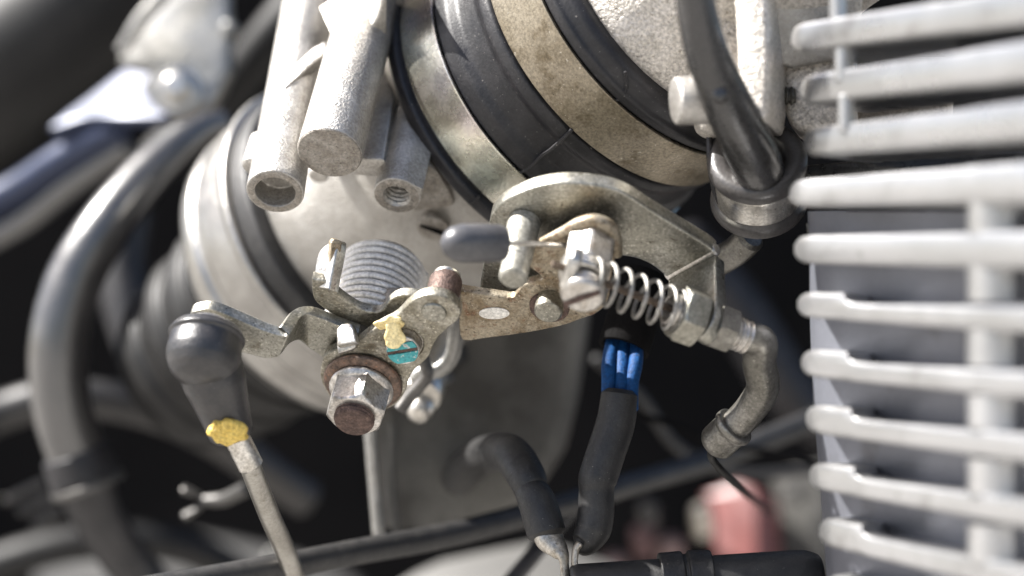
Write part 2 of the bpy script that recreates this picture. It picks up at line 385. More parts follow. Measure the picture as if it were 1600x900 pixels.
# big blind boss
b2 = boss('boss', 515, 239, 10, 52, 700)
g = G(); g.lathe([(1.2, 0), (1.2, 20), (1.2, 49.5), (-.5, 51)], P(515, 239, 10), NP, 48); obj('end_face', g, m_castend, b2)
# left hollow boss and right threaded boss are built with a real opening
def hollow(px, py, y, R, h, length, depth, thread, k=1.02, corner=None, AXB=NP):
    c = P(px, py, y); g = G()
    pr = fil([(-depth, 0), (-depth, h), (0, h), (0, R), (-length+14, R*k), (-length, R*k*.7), (-length, 0)], 3, 3)
    rf = None
    if corner is not None:
        _, u, v = basis(NP); d = onp(px+corner[0], py+corner[1], c, NP)-c; tc = math.atan2(d@v, d@u); al = math.acos(1/corner[2])
        def rf(t, r, th):
            if r < h+6: return r
            q = (th-tc+math.pi) % (2*math.pi)-math.pi
            return r/math.cos(abs(q)-al) if abs(q) < al else r
    if thread:
        tail = [q for q in pr if not (q[1] < h+1.5 and q[0] > -depth-1)]
        th = [(-depth, 0)]+[(-depth+i*.9, h+2.0*math.sin(i*.9*2*math.pi/9.5)) for i in range(int(depth/.9)-3)]+[(-2, h+1.5), (0, h+3)]
        pr = th+tail
    g.lathe(pr, c, AXB, 84, rf=rf); return obj('boss', g, m_cast, tb)
def ringface(px, py, y, R, h, par, AXB=NP):
    g = G(); g.lathe([(1.0, h+1.5), (1.3, h+4), (1.3, R-4), (.2, R-2)], P(px, py, y), AXB, 48); obj('end_face', g, m_castend, par)
NPA = nrm([-.062, -.69, -.71]); b1 = hollow(430, 300, 50, 46, 32, 462, 42, False, .93, None, NPA); ringface(430, 300, 50, 45, 31, b1, NPA)
b3 = hollow(620, 306, 95, 38, 21, 560, 60, True, 1.0, (40, -10, 1.22)); ringface(620, 306, 95, 38, 21, b3)
# webs between the bosses and the short boss stub
def tbpart(name, pts, P0, n, thick, mat=m_cast, bev=5): return obj(name, G().plate(pts, P0, n, thick, bev=bev), mat, tb)
NW = nrm(np.cross(NP, nrm(np.cross(A3(-.12, -.70, .70), NP))))
if NW[1] > 0: NW = -NW
tbpart('web', [(444, 138, 'c'), (492, 96, 'c'), (512, 80, 'c'), (508, 64, 'c'), (488, 74, 'c'), (450, 110, 'c')], P(480, 110, 176), NW, 20, bev=4)
GN = nrm([.3, -.70, -.65]); GP = P(570, 60, 165)
tbpart('gusset', [(530, 82, 'c'), (566, 56), (588, 30), (600, -8, 'c'), (604, -60, 'c'), (606, 96, 'c'), (590, 104), (560, 92)], GP, GN, 130, bev=5)
tbpart('gusset', [(560, -60, 'c'), (700, -60, 'c'), (700, 90, 'c'), (650, 122), (600, 108, 'c')], P(620, 60, 290), GN, 90, bev=5)
obj('ridge', G().tube([onp(x, y, GP+GN*1, GN) for x, y in ((540, 84), (570, 95), (600, 101))], 4, 10), m_cast, tb)
tbpart('web', [(548, 247, 'c'), (600, 249, 'c'), (650, -60, 'c'), (600, -90, 'c')], P(585, 240, 118), NW, 40, bev=7)
obj('lug', G().lathe(fil([(0, 0), (0, 20), (-70, 20), (-70, 0)], 8), P(396, 262, 120), NP, 24), m_cast, tb)
obj('lug', G().lathe(fil([(0, 0), (0, 17), (-160, 17), (-160, 0)], 6), P(497, 276, 270), NP, 24), m_cast, tb)
tbpart('gusset', [(646, 262, 'c'), (676, 262), (705, 306), (706, 322), (672, 328), (646, 332, 'c')], P(670, 300, 185), NP, 150, m_castend, bev=4)
# slotted plug
plug = obj('slotted_plug', G().lathe(fil([(0, 0), (0, 27), (-40, 27), (-40, 0)], 4), oncyl(676, 358, 258), NP, 36), m_castend, tb)
obj('slot', G().box(oncyl(676, 358, 258), nrm([.9, 0, -.35])*22, NP*4, np.cross(nrm([.9, 0, -.35]), NP)*3.4, 1), m_dark, plug)

# ================================================================== RUBBER SLEEVE AND BANDS
rs = thing('intake_sleeve', 'black rubber intake sleeve between throttle body and cast port, held by two steel bands', 'rubber sleeve', CB)
pr = fil([(-214, 230), (-214, 291), (-206, 296), (-190, 296), (-184, 282), (-97, 280), (-94, 287), (-88, 289), (-66, 288), (-50, 277), (-12, 274), (2, 283), (20, 281), (27, 268), (34, 268), (126, 276), (130, 284), (146, 285), (152, 278), (168, 272), (176, 262), (176, 200)], 5, 3)
obj('sleeve', G().lathe(pr, CB, AX, 160), m_rubber, rs)
def seam(px, R, rad=2.2):
    return G().tube([oncyl(x, y, R) for x, y in px], rad, segs=8, sub=5)
obj('mould_seam', seam([(811, 271), (826, 262), (846, 243), (862, 232), (884, 212), (894, 202)], 287, 3), m_rubber, rs)
obj('mould_seam', seam([(960, 158), (972, 152), (979, 136), (977, 112)], 281, 2.6), m_rubber, rs)
obj('mould_seam', seam([(733, 317), (742, 313), (749, 305)], 296, 2.4), m_rubber, rs)
def band(name, t0, t1, R, mat, label, thick=7, lip=0):
    th = thing(name, label, 'hose clamp', CB+AX*(t0+t1)/2)
    pr = fil([(t0, R-thick), (t0, R+lip), (t0+5, R+lip), (t0+9, R), (t1-9, R), (t1-5, R+lip), (t1, R+lip), (t1, R-thick), (t0, R-thick)], 2.5, 2)
    obj('band', G().lathe(pr, CB, AX, 160), mat, th)
    return th
band('clamp_band', -177, -96, 292, m_band, 'wide shiny steel band with faint rainbow sheen, left of the rubber ridge')
band('clamp_band', 32, 127, 287, m_band2, 'brown stained steel band between rubber ridge and rough cast port')
# left clamp and bellows
lb = thing('clamp_band', 'blurred pale steel band round the far left end of throttle body', 'hose clamp', CB+AX*-700)
obj('band', G().lathe(fil([(-672, 250), (-672, 306), (-660, 310), (-648, 306), (-648, 250)], 5), CB, AX, 128), m_bandp, lb)
rc = thing('rubber_collar', 'black rubber collar showing between pale left band and throttle body', 'rubber collar', CB+AX*-630)
obj('collar', G().lathe(fil([(-648, 240), (-648, 296), (-612, 290), (-604, 270), (-604, 240)], 5), CB, AX, 128), m_rub_m, rc)
cup = thing('air_duct_collar', 'pale metal duct collar left of the throttle body, blurred and sunlit', 'duct collar', CB+AX*-760)
obj('collar', G().lathe(fil([(-840, 200), (-838, 262), (-800, 292), (-770, 298), (-762, 290), (-745, 290), (-738, 300), (-672, 296), (-672, 200)], 7), CB, AX, 128), m_bandp, cup)
bl = thing('ribbed_duct', 'black ribbed rubber duct running behind the pale collar', 'duct', CB+AX*-900)
pr = [(-845, 200)]
for i in range(4):
    t = -850-i*90; pr += [(t, 214-i*12), (t-34, 218-i*12), (t-54, 196-i*12), (t-84, 194-i*12)]
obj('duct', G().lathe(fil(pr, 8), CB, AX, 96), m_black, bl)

# ================================================================== CAST PORT, top right
cp = thing('intake_port', 'rough sand-cast aluminium intake port above the rubber sleeve', 'casting', P(1050, 60, 0))
pr = fil([(150, 200), (172, 248), (200, 244), (240, 228), (330, 214), (420, 208), (700, 214), (700, 0)], 20, 4)
obj('port', G().lathe(pr, CB, AX, 96), m_rough, cp)
obj('rib', G().plate([(1142, -60, 'c'), (1196, -60, 'c'), (1204, 60), (1200, 176), (1180, 188), (1156, 186), (1150, 60)], P(1170, 80, -190), nrm([-.25, -.95, .1]), 160, bev=12), m_rough, cp)
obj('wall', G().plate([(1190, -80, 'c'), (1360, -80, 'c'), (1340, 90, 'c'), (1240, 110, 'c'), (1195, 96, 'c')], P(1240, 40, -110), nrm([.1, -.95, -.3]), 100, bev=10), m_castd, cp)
obj('wall', G().plate([(1096, -80, 'c'), (1160, -80, 'c'), (1160, 196, 'c'), (1118, 200), (1100, 150)], P(1110, 80, -110), nrm([.15, -.95, .1]), 100, bev=10), m_rough, cp)
cs = thing('cap_screw', 'pale cylindrical bolt head beside the black hose, below rough casting', 'bolt', P(1075, 160, -170))
a_ = nrm([-.96, -.22, -.06])
obj('head', G().lathe(fil([(0, 0), (0, 36), (-66, 38), (-66, 0)], 6), P(1054, 158, -200), a_, 48), m_cast, cs)
obj('washer', G().lathe(fil([(-68, 0), (-68, 44), (-78, 44), (-78, 0)], 2), P(1054, 158, -200), a_, 48), m_steel, cs)
sb = thing('stud_block', 'rough grey casting block behind the upper fins with threaded stud', 'casting', P(1275, 140, 50))
obj('block', G().plate([(1226, 84), (1270, 80), (1336, 84, 'c'), (1336, 200, 'c'), (1290, 208), (1238, 198), (1224, 150)], P(1300, 140, -80), nrm([-.2, -.97, .1]), 130, bev=14), m_rough, sb)
g = G(); g.lathe([(i*.8, 13+1.8*math.sin(i*.8*2*math.pi/8)) for i in range(70)], P(1186, 150, -70), nrm([1, .05, .0]), 24); obj('stud', g, m_tube, sb)
obj('spigot', G().lathe(fil([(0, 0), (0, 52), (140, 52), (150, 44), (150, 0)], 8), P(1336, 142, -10), nrm([1, -.1, 0]), 32), m_castend, sb)

# ================================================================== HOSE AND P-CLIP
hs = thing('breather_hose', 'glossy black hose dropping from the top edge into round rubber-lined clip', 'hose', P(1130, 150, -120))
hp = [P(1066, -120, -330), P(1084, -10, -310), P(1104, 80, -280), P(1138, 164, -220), P(1174, 236, -140), P(1198, 300, -30)]
obj('hose', G().tube(hp, [27, 28, 32, 37, 40, 38], 28, 8), m_hose, hs)
obj('nub', G().lathe(fil([(0, 0), (0, 11), (-20, 14), (-20, 0)], 6), P(1124, 146, -285), nrm([-.2, -.95, .1]), 20), m_hose, hs)
MC = nrm([-.10, -.80, .60])
pc = thing('hose_clip', 'rubber-lined steel clip ring round the lower end of black hose', 'hose clip', P(1185, 270, 0))
c0 = P(1183, 252, -60)
obj('rubber_liner', G().lathe(fil([(0, 40), (14, 48), (16, 68), (6, 78), (-14, 77), (-22, 66), (-74, 66), (-82, 75), (-98, 77), (-104, 70), (-104, 42), (-80, 40), (0, 40)], 7), c0, MC, 64), m_clip, pc)
obj('strap', G().lathe(fil([(-22, 64), (-22, 70), (-74, 70), (-74, 64)], 2), c0, MC, 64), m_steel, pc)
obj('liner_edge', G().tube([P(1108, 212, -40), P(1112, 262, -50), P(1124, 310, -20), P(1146, 350, 10)], [5, 7, 7, 5], 10), m_rubber, pc)
obj('tab', G().tube([P(1172, 372, 60), P(1150, 392, 90), P(1120, 410, 120)], 24, 20), m_tube, pc)

# ================================================================== FINS
def fin(par, L, Rr, yl, yr, lug=None, step=None, mat=None, back=260):
    mat = mat or m_fin
    """L=(x, top, bottom) at the tip, Rr=(x, top, bottom) at the right"""
    g = G(); rows = []
    xs = [0, .012, .03, .06, .10, .16, .2, .215, .25, .4, .6, .73, .76, .85, 1.0, 1.12]
    for s_ in xs:
        x = L[0]+(Rr[0]-L[0])*s_; top = L[1]+(Rr[1]-L[1])*s_; bot = L[2]+(Rr[2]-L[2])*s_
        y = yl+(yr-yl)*s_
        c = (top+bot)/2; h = (bot-top)/2*.94
        if step and s_ > .2: d = step*min(1, (s_-.2)/.02); c += d/2; h -= d/2
        if s_ >= .76: h *= 1.05
        k = {0: .35, .012: .72, .03: .93}.get(s_, 1.0)
        h *= k; dy = (1-k)*40
        hw = h*(D+y)/D
        p = P(x, c, y+dy); bk = nrm([.42, .90, -.02])
        ring = []
        for a in np.linspace(-90, 90, 9):
            r = math.radians(a)
            ring.append(p+A3(0, 0, 1)*hw*(abs(math.sin(r))**.55*math.copysign(1, math.sin(r)))-nrm([.87, .5, 0])*0-A3(.45, .89, 0)*(hw*.55*(math.cos(r)**.5)-hw*.55))
        ring.append(p+A3(0, 0, 1)*hw*.7+bk*back); ring.append(p-A3(0, 0, 1)*hw*.7+bk*back)
        rows.append(ring)
    g.grid(rows, cap0=True, cap1=True)
    return obj('fin', g, mat, par)
hd = thing('cylinder_head', 'aluminium cylinder head with three thick blurred cooling fins, upper right', 'engine part', P(1400, 120, -300))
YL, YR = -300, -760
for L_, R_ in (((1236, 36, 84), (1600, -22, 40)), ((1250, 116, 166), (1600, 62, 128)), ((1256, 198, 248), (1600, 156, 222))):
    fin(hd, L_, R_, YL, YR, mat=m_finh)
for (x0, x1, y0, y1, yy) in ((1298, 1320, -40, 40, -370), (1306, 1328, 70, 125, -375), (1310, 1334, 150, 205, -380)):
    obj('fin_bridge', G().tube([P((x0+x1)/2, y0, yy), P((x0+x1)/2, (y0+y1)/2, yy), P((x0+x1)/2, y1, yy)], 12, 14), m_fin, hd)
for (x, h0, h1, yy) in ((1500, 88, 70, -600), (1520, 180, 165, -600)):
    pass
cy = thing('engine_cylinder', 'finned aluminium engine cylinder with stacked bright horizontal fins along right edge', 'engine part', P(1400, 600, -300))
F = [((1233, 280, 325), (1600, 252, 320)), ((1241, 366, 413), (1600, 360, 422)), ((1246, 455, 497), (1600, 463, 522)), ((1252, 544, 590), (1600, 564, 624)),
     ((1259, 630, 678), (1600, 662, 724)), ((1265, 720, 765), (1600, 764, 826)), ((1280, 806, 853), (1600, 870, 932)), ((1292, 894, 940), (1600, 975, 1036))]
for i, (L_, R_) in enumerate(F):
    fin(cy, L_, R_, YL, YR, step=None if i < 2 else 16)
# barrel wall behind the fins
rows = []
for py_, xl in ((330, 1262), (420, 1264), (520, 1266), (640, 1270), (760, 1280), (880, 1288), (1040, 1300)):
    r_ = []
    for k, (dx, y) in enumerate(((60, 330), (26, 120), (6, 0), (0, -90), (4, -150), (16, -190), (60, -250), (140, -345), (260, -500), (420, -720))):
        kk = (D+YL)/(D+y)
        r_.append(P(xl+dx, 340+(py_-340)*(D+YL)/(D+y)*(1.0), y))
    rows.append(r_)
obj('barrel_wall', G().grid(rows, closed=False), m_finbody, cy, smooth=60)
for i in range(len(F)-1):
    ya = (F[i][1][2])-8; yb = F[i+1][1][1]+8
    obj('lug', G().tube([P(1556, ya, -640), P(1556, (ya+yb)/2, -640), P(1556, yb, -640)], 38, 20, cap=False), m_fin, cy)
hw_ = thing('head_gasket_flange', 'dark thin flange edge in gap between the upper and lower fins', 'gasket', P(1350, 340, -100))
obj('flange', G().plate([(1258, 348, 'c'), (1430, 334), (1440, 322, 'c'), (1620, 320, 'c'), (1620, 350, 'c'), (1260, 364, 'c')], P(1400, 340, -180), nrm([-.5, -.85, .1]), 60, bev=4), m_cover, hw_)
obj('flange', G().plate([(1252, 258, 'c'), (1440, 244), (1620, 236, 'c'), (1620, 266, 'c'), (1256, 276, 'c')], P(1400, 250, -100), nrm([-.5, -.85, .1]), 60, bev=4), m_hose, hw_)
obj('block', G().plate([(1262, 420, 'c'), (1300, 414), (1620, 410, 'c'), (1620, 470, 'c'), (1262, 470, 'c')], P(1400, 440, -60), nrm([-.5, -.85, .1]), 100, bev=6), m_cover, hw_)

# ================================================================== CABLE BRACKET
BP = P(900, 400, -40)
br = thing('cable_bracket', 'curved zinc-plated steel bracket with rounded top edge and folded cable flange', 'bracket', BP)
out = [(765, 345), (772, 331), (786, 316), (812, 302), (844, 291), (884, 286), (932, 290), (972, 301), (1012, 326), (1060, 356), (1104, 383), (1117, 394, 'c'),
       (1044, 436, 'c'), (1020, 416), (992, 404), (960, 401), (925, 410), (900, 436), (880, 470), (850, 486), (800, 484), (748, 474, 'c'), (750, 446), (757, 400)]
obj('plate', G().plate(out, BP, NP, 27, bev=4), m_zinc, br)
f0 = onp(1117, 396, BP, NP); f1 = onp(1044, 436, BP, NP)
fd = nrm(f1-f0); NF = nrm(CA-fd*np.dot(CA, fd)); NF = -NF      # facing the spring
if NF[1] > 0 and False: NF = -NF
FP = (f0+f1)/2
obj('fold', G().tube([f0+NP*-9, (f0+f1)/2+NP*-9, f1+NP*-9], 11, 14), m_steel, br)
obj('flange', G().plate([(1117, 398, 'c'), (1044, 437, 'c'), (1042, 470), (1056, 505), (1078, 524), (1093, 527), (1106, 514), (1116, 494), (1119, 470)], FP, NF, 24, bev=3.5), m_zinc, br)
def pin(par, px, py, y, R, ln, mat, name='pin', ch=4, n=NP, segs=36):
    return obj(name, G().lathe(fil([(0, 0), (0, R-ch), (-ch, R), (-ln, R), (-ln, 0)], 1.2, 2), P(px, py, y), n, segs), mat, par)
def pinp(par, px, py, plane, off, R, ln, mat, name='pin', ch=4):
    c = onp(px, py, plane+NP*off, NP)
    return obj(name, G().lathe(fil([(0, 0), (0, R-ch), (-ch, R), (-ln, R), (-ln, 0)], 1.2, 2), c, NP, 36), mat, par)
pinp(br, 801, 438, BP, 128, 22, 130, m_matt, 'stop_pin', 5)
obj('pin_collar', G().lathe(fil([(-40, 0), (-40, 23), (-128, 26), (-128, 0)], 3), onp(801, 438, BP+NP*128, NP), NP, 36), m_matt, br)

# ================================================================== CHOKE LEVER
LP = BP+NP*46
cl = thing('choke_lever', 'rusty brown flat lever with white oval spot pivoting on the curved bracket', 'lever', LP)
out = [(719, 455, 'c'), (760, 461), (797, 466), (806, 461), (815, 450), (826, 443), (844, 438), (846, 433), (826, 417), (805, 403, 'c'), (834, 387), (880, 366), (908, 353), (926, 349), (944, 354), (957, 368), (962, 392), (956, 430), (950, 470), (932, 490), (908, 499), (876, 510), (820, 521), (760, 529), (730, 533), (720, 527), (717, 500)]
obj('lever_plate', G().plate(out, LP, NP, 17, bev=3), m_brown, cl)
el = [(772+24*math.cos(a), 490+9*math.sin(a)) for a in np.linspace(0, 2*math.pi, 16, endpoint=False)]
obj('paint_spot', G().plate(el, LP+NP*1.2, NP, 1.6, bev=.5, sub=2), m_white, cl, label='white oval paint spot')
pinp(cl, 856, 490, LP, 30, 22, 40, m_zinc, 'pivot_pin', 3)
obj('pivot_ring', G().lathe(fil([(0, 23), (0, 31), (-6, 32), (-6, 23)], 1.5), onp(858, 482, LP+NP*5, NP), NP, 40), m_rust, cl)
pts = [onp(x, y, LP+NP*2, NP)-NP*3 for x, y in ((838, 385), (880, 365), (906, 352), (928, 348), (948, 355), (960, 372), (964, 400))]
obj('rolled_edge', G().tube(pts, [7, 9, 11, 12, 12, 11, 8], 14), m_brown, cl)

# ================================================================== CABLE ANCHOR
ca = thing('cable_anchor', 'pale hexagonal cable clamp with slotted screw, standing on the brown lever', 'cable clamp', onp(915, 430, LP, NP))
ac = onp(909, 466, LP+NP*122, NP)      # end of the screw head
obj('barrel', G().lathe(fil([(-122, 0), (-122, 38), (-116, 41), (-64, 41), (-58, 38), (-58, 0)], 3), ac, NP, 72, rf=hexr(70, .3)), m_nut, ca)
obj('collar', G().lathe(fil([(-68, 0), (-68, 37), (-40, 37), (-36, 30), (-36, 0)], 3), ac+A3(-4, 0, 0), NP, 48), m_steel, ca)
obj('screw_shank', G().lathe([(-40, 0), (-40, 20), (-10, 20)], ac, NP, 36), m_nut, ca)
gsc = G(); sd = nrm(np.cross(NP, nrm([-.48, 0, .9])))
def slotprof(t, r, th): return r
sc = obj('screw_head', G().lathe(fil([(-2, 0), (0, 29), (-6, 34), (-26, 34), (-30, 20), (-30, 0)], 3), ac, NP, 48), m_nut, ca)
s1 = nrm(A3(.86, 0, .72)-NP*np.dot(A3(.86, 0, .72), NP)); s2 = np.cross(NP, s1)
obj('slot', G().box(ac+NP*-.4, s1*31, NP*3, s2*4, .8), m_rust, sc)
obj('wire_jaw', G().box(onp(893, 420, LP+NP*95, NP), nrm([.35, -.2, .9])*26, nrm([.9, .2, -.3])*9, NP*14, 4), m_steel, ca)
# ================================================================== RUBBER TIPPED WIRE
tw = thing('wire_tip', 'grey rubber cap on a short wire end poking left from the cable clamp', 'wire end', P(745, 380, -230))
c0 = P(690, 380, -250)
obj('cap', G().lathe([(0, 0), (2, 9), (8, 18), (17, 25), (32, 29), (60, 29.5), (94, 28.5), (101, 26), (103, 20), (100, 0)], c0, nrm(P(795, 380, -200)-c0), 36), m_tip, tw)
obj('wire', G().tube([P(780, 380, -208), P(840, 381, -170), P(905, 384, -110)], 4, 10), m_steel, tw)

# ================================================================== SPRING, INNER CABLE, ADJUSTER
F1 = onp(1090, 498, FP, NF)               # where the cable crosses the flange
NFc = -NF
CAX = nrm(F1-onp(958, 452, F1-CA*150, CA)) if False else CA
def along(t): return F1+CAX*t
sp = thing('compression_spring', 'open coil steel spring round the bare cable beside the bracket flange', 'spring', along(-60))
pts = []; tt = np.linspace(0, 1, 330)
turn = 0; Lsp = 178
tpos = 0
zs = [-Lsp]; 
for i in range(1, 330):
    f = i/329
    pitch = 23 if .03 < f < .74 else 6.5
    zs.append(pitch)
tot = sum(zs[1:]); z = 0; nturn = 7.6; ph = 0
acc = 0
turns = np.linspace(0, nturn, 330)
dz = np.array([(25.5 if .25 < t < 6.0 else 6.5) for t in turns]); dz = np.convolve(dz, np.ones(15)/15, 'same')
zz = np.concatenate([[0], np.cumsum(dz[1:]*np.diff(turns))])
_, u_, v_ = basis(CAX)
endz = -30
for t, z in zip(turns, zz):
    r_ = 31.5; a = t*2*math.pi
    pts.append(along(endz-zz[-1]+z)+(u_*math.cos(a)+v_*math.sin(a))*r_)
obj('coil', G().tube(pts, 3.4, 9, raw=True), m_coil, sp)
ic = thing('inner_cable', 'thin bare steel cable running through the open coil spring', 'cable', along(-60))
for k in range(5):
    pp = []
    for i in range(60):
        z = -250+i*4.6; a = z*.09+k*2*math.pi/5
        pp.append(along(z)+(u_*math.cos(a)+v_*math.sin(a))*3.4)
    obj('strand', G().tube(pp, 2.6, 6, raw=True), m_cable, ic)
ad = thing('cable_adjuster', 'threaded cable adjuster with two hexagonal lock nuts gripping the bracket flange', 'cable adjuster', F1)
obj('lock_nut', G().lathe(fil([(-38, 0), (-38, 40), (-32, 47), (-4, 48), (0, 44), (0, 0)], 1.5), F1, CAX, 72, rf=hexr(80, .35)), m_zinc, ad)
obj('lock_nut', G().lathe(fil([(25, 0), (25, 36), (28, 40), (54, 40), (58, 34), (58, 0)], 1.5), F1, CAX, 72, rf=hexr(66, .1)), m_tube, ad)
obj('tube_mouth', G().lathe(fil([(-30, 20), (-52, 20), (-52, 26), (-30, 27)], 2), F1, CAX, 40), m_nut, ad)
g = G(); 
obj('thread', G().lathe([(50+i*.9, 25+1.8*math.sin(i*.9*2*math.pi/8.5)) for i in range(44)], F1, CAX, 40), m_nut, ad)
et = thing('elbow_tube', 'dull steel elbow tube curving down from the adjuster to a ferrule', 'cable tube', along(120))
e0 = along(86)
yb = e0[1]
obj('tube', G().tube([e0, along(112), P(1186, 566, yb+35), P(1192, 605, yb+60), P(1172, 640, yb+85), P(1146, 668, yb+105)], [25, 25.5, 26, 26, 25, 25], 28, 8), m_tube, et)
e1 = P(1150, 664, yb+100); ed = nrm(P(1110, 700, yb+130)-P(1166, 648, yb+88))
obj('ferrule', G().lathe(fil([(0, 0), (0, 33), (10, 34), (14, 30), (48, 30), (58, 22), (60, 0)], 3), e1, ed, 36), m_tube, et)
cw = thing('outer_cable', 'thin blurred cable hanging from the ferrule end of the elbow tube', 'cable', P(1130, 730, yb+140))
obj('sheath', G().tube([e1+ed*55, P(1112, 716, yb+150), P(1140, 748, yb+300), P(1166, 772, yb+600), P(1200, 800, yb+1100)], 6, 12), m_black, cw)

# ================================================================== THROTTLE SHAFT GROUP
SP = P(568, 596, 60)                      # plane of the shaft plate
tl = thing('throttle_lever', 'greasy steel throttle lever plate with roller pin and yellow paint dab', 'lever', SP)
out = [(503, 566), (512, 553), (530, 546), (548, 543), (560, 534), (586, 514), (616, 498), (634, 480), (652, 466), (674, 461), (698, 466), (714, 478), (720, 490), (714, 502), (700, 513), (686, 526), (677, 540), (668, 560), (646, 580), (638, 596), (632, 614), (616, 634), (580, 646), (540, 640), (512, 616), (501, 590)]
hl = [(632+29*math.cos(a), 539+24*math.sin(a)) for a in np.linspace(0, 2*math.pi, 14, endpoint=False)]
obj('lever_plate', G().plate(out, SP, NP, 20, holes=[hl], bev=3), m_olive, tl)
obj('rivet', G().lathe(fil([(0, 0), (1.5, 6), (3, 16), (3, 18), (0, 20), (-3, 20)], 1), onp(678, 488, SP+NP*1, NP), NP, 32), m_zinc, tl)
obj('roller', G().lathe(fil([(-20, 0), (-20, 26), (-66, 26), (-72, 24), (-72, 0)], 4), onp(680, 488, SP, NP)+A3(6, 0, 0), NP, 40), m_rust, tl)
obj('roller_cap', G().lathe(fil([(-72, 0), (-72, 22), (-80, 22), (-80, 0)], 2), onp(680, 488, SP, NP)+A3(6, 0, 0), NP, 40), m_steel, tl)
# adjusting screw
asx = thing('adjusting_screw', 'slotted screw head with teal paint and a pale yellow paint dab', 'screw', onp(630, 545, SP, NP))
NS = nrm(NP+A3(.05, -.25, .1)); scp = onp(629, 548, SP+NP*14, NP)
h_ = obj('head', G().lathe(fil([(0, 0), (0, 25), (-3, 27), (-26, 27), (-26, 0)], 2), scp, NS, 40), m_nut, asx)
obj('rim', G().lathe(fil([(-22, 24), (-19, 31), (-24, 34), (-28, 31)], 2), scp, NS, 40), m_steel, asx)
s1 = nrm(A3(.94, 0, .28)-NS*np.dot(A3(.94, 0, .28), NS)); s2 = np.cross(NS, s1)
if s2[2] < 0: s2 = -s2
def cap_seg(a0, a1, R=24.5, n=14):
    """slice of a disc between two heights along s2"""
    g = G(); top = []; 
    xs = []
    for h in np.linspace(a0, a1, n): 
        w = math.sqrt(max(R*R-h*h, 4)); xs.append((h, w))
    loop = [(-w, h) for h, w in xs]+[(w, h) for h, w in xs[::-1]]
    f = [scp+s1*x+s2*h+NS*2.6 for x, h in loop]; b = [q-NS*3 for q in f]
    g.grid([b, f], cap0=True, cap1=True); return g
obj('paint_stripe', cap_seg(3.6, 15), m_teal, asx, label='teal paint above the slot')
obj('paint_stripe', cap_seg(-21, -3.2), m_teal, asx, label='teal paint below the slot')
obj('slot', G().box(scp+NS*.2, s1*24.5, NS*.9, s2*2.6, .3), m_rust, asx)
dab = G(); PDb = onp(610, 520, SP+NP*2, NP)
dab.blob([(583, 506), (590, 502), (600, 500), (607, 494), (616, 496), (626, 497), (627, 502), (632, 507), (625, 514), (612, 518), (603, 514), (594, 515), (588, 511)], PDb, NP, 3)
dab.blob([(603, 506), (614, 502), (625, 507), (627, 516), (633, 525), (634, 533), (628, 538), (622, 544), (612, 545), (604, 541), (602, 533), (600, 526), (603, 516)], onp(617, 528, SP+NP*17, NP), nrm(NP+A3(.0, -.2, .5)), 3)
obj('paint_dab', dab, m_yel2, asx, label='pale yellow paint dab')
# washer, flange nut, stud
sn = thing('flange_nut', 'flanged hexagonal nut on rusty threaded shaft end with copper coloured washer', 'nut', SP)
w0 = onp(568, 594, SP, NP)
obj('washer', G().lathe(fil([(0, 0), (0, 60), (4, 64), (10, 62), (16, 50), (16, 0)], 3), w0, NP, 56), m_copper, sn)
obj('hexagon', G().lathe(fil([(22, 0), (22, 60), (62, 60), (72, 47), (78, 41), (78, 30)], 1.2, 2), w0, NP, 96, rf=hexr(86, .12)), m_nut, sn)
obj('flange', G().lathe(fil([(16, 30), (16, 51), (22, 52), (30, 46), (32, 30)], 2.5), w0, NP, 56), m_nut, sn)
obj('stud', G().lathe([(74, 0)]+[(60+i*.8, 31+1.4*math.sin(i*.8*2*math.pi/7.5)) for i in range(38)]+[(92, 28), (93, 0)], w0, NP, 48), m_rust, sn)
# torsion spring
ts = thing('torsion_spring', 'tightly wound bright torsion spring standing behind the throttle levers', 'spring', onp(585, 470, SP, NP))
c1 = onp(575, 522, SP-NP*78, NP); _, u_, v_ = basis(NP); pts = []
NT = 10
for i in range(NT*36):
    a = i/36*2*math.pi; z = -i/36*14.8
    pts.append(c1+NP*z+(u_*math.cos(a)+v_*math.sin(a))*(71-3*(i/(NT*36))))
obj('coil', G().tube(pts, 5.8, 10, raw=True), m_tors, ts)
obj('bush', G().lathe([(-12, 0), (-12, 60), (-152, 62), (-152, 0)], c1, NP, 40), m_black, ts)
# plate behind with bent tab
S2 = SP-NP*48
sp2 = thing('stop_lever', 'grimy steel stop lever with upright bent tab beside torsion spring', 'lever', S2)
out = [(487, 436, 'c'), (512, 442), (530, 462), (560, 482), (584, 488), (598, 484), (606, 473), (618, 464), (634, 461), (655, 466), (665, 490), (650, 520), (610, 530), (576, 512), (540, 502), (508, 484), (490, 466)]
obj('lever_plate', G().plate(out, S2, NP, 18, bev=3), m_olive, sp2)
tA = onp(489, 440, S2, NP); tB = onp(517, 448, S2, NP)
obj('tab', G().plate([(488, 448, 'c'), (497, 395), (521, 374, 'c'), (527, 380), (516, 440), (514, 452, 'c')], P(505, 420, tA[1]+10), nrm([-.66, -.70, .25]), 22, bev=3), m_steel, sp2)
obj('tab_edge', G().plate([(517, 380, 'c'), (522, 374), (533, 377), (534, 386), (524, 440), (512, 452, 'c')], P(523, 420, tA[1]+8), nrm([.35, -.9, -.2]), 14, bev=3), m_brown, sp2)
obj('hub', G().lathe(fil([(12, 0), (12, 30), (-40, 30), (-40, 0)], 4), onp(640, 488, S2-NP*30, NP)*.3+onp(600, 500, S2-NP*30, NP)*.7, NP, 36), m_castend, sp2)
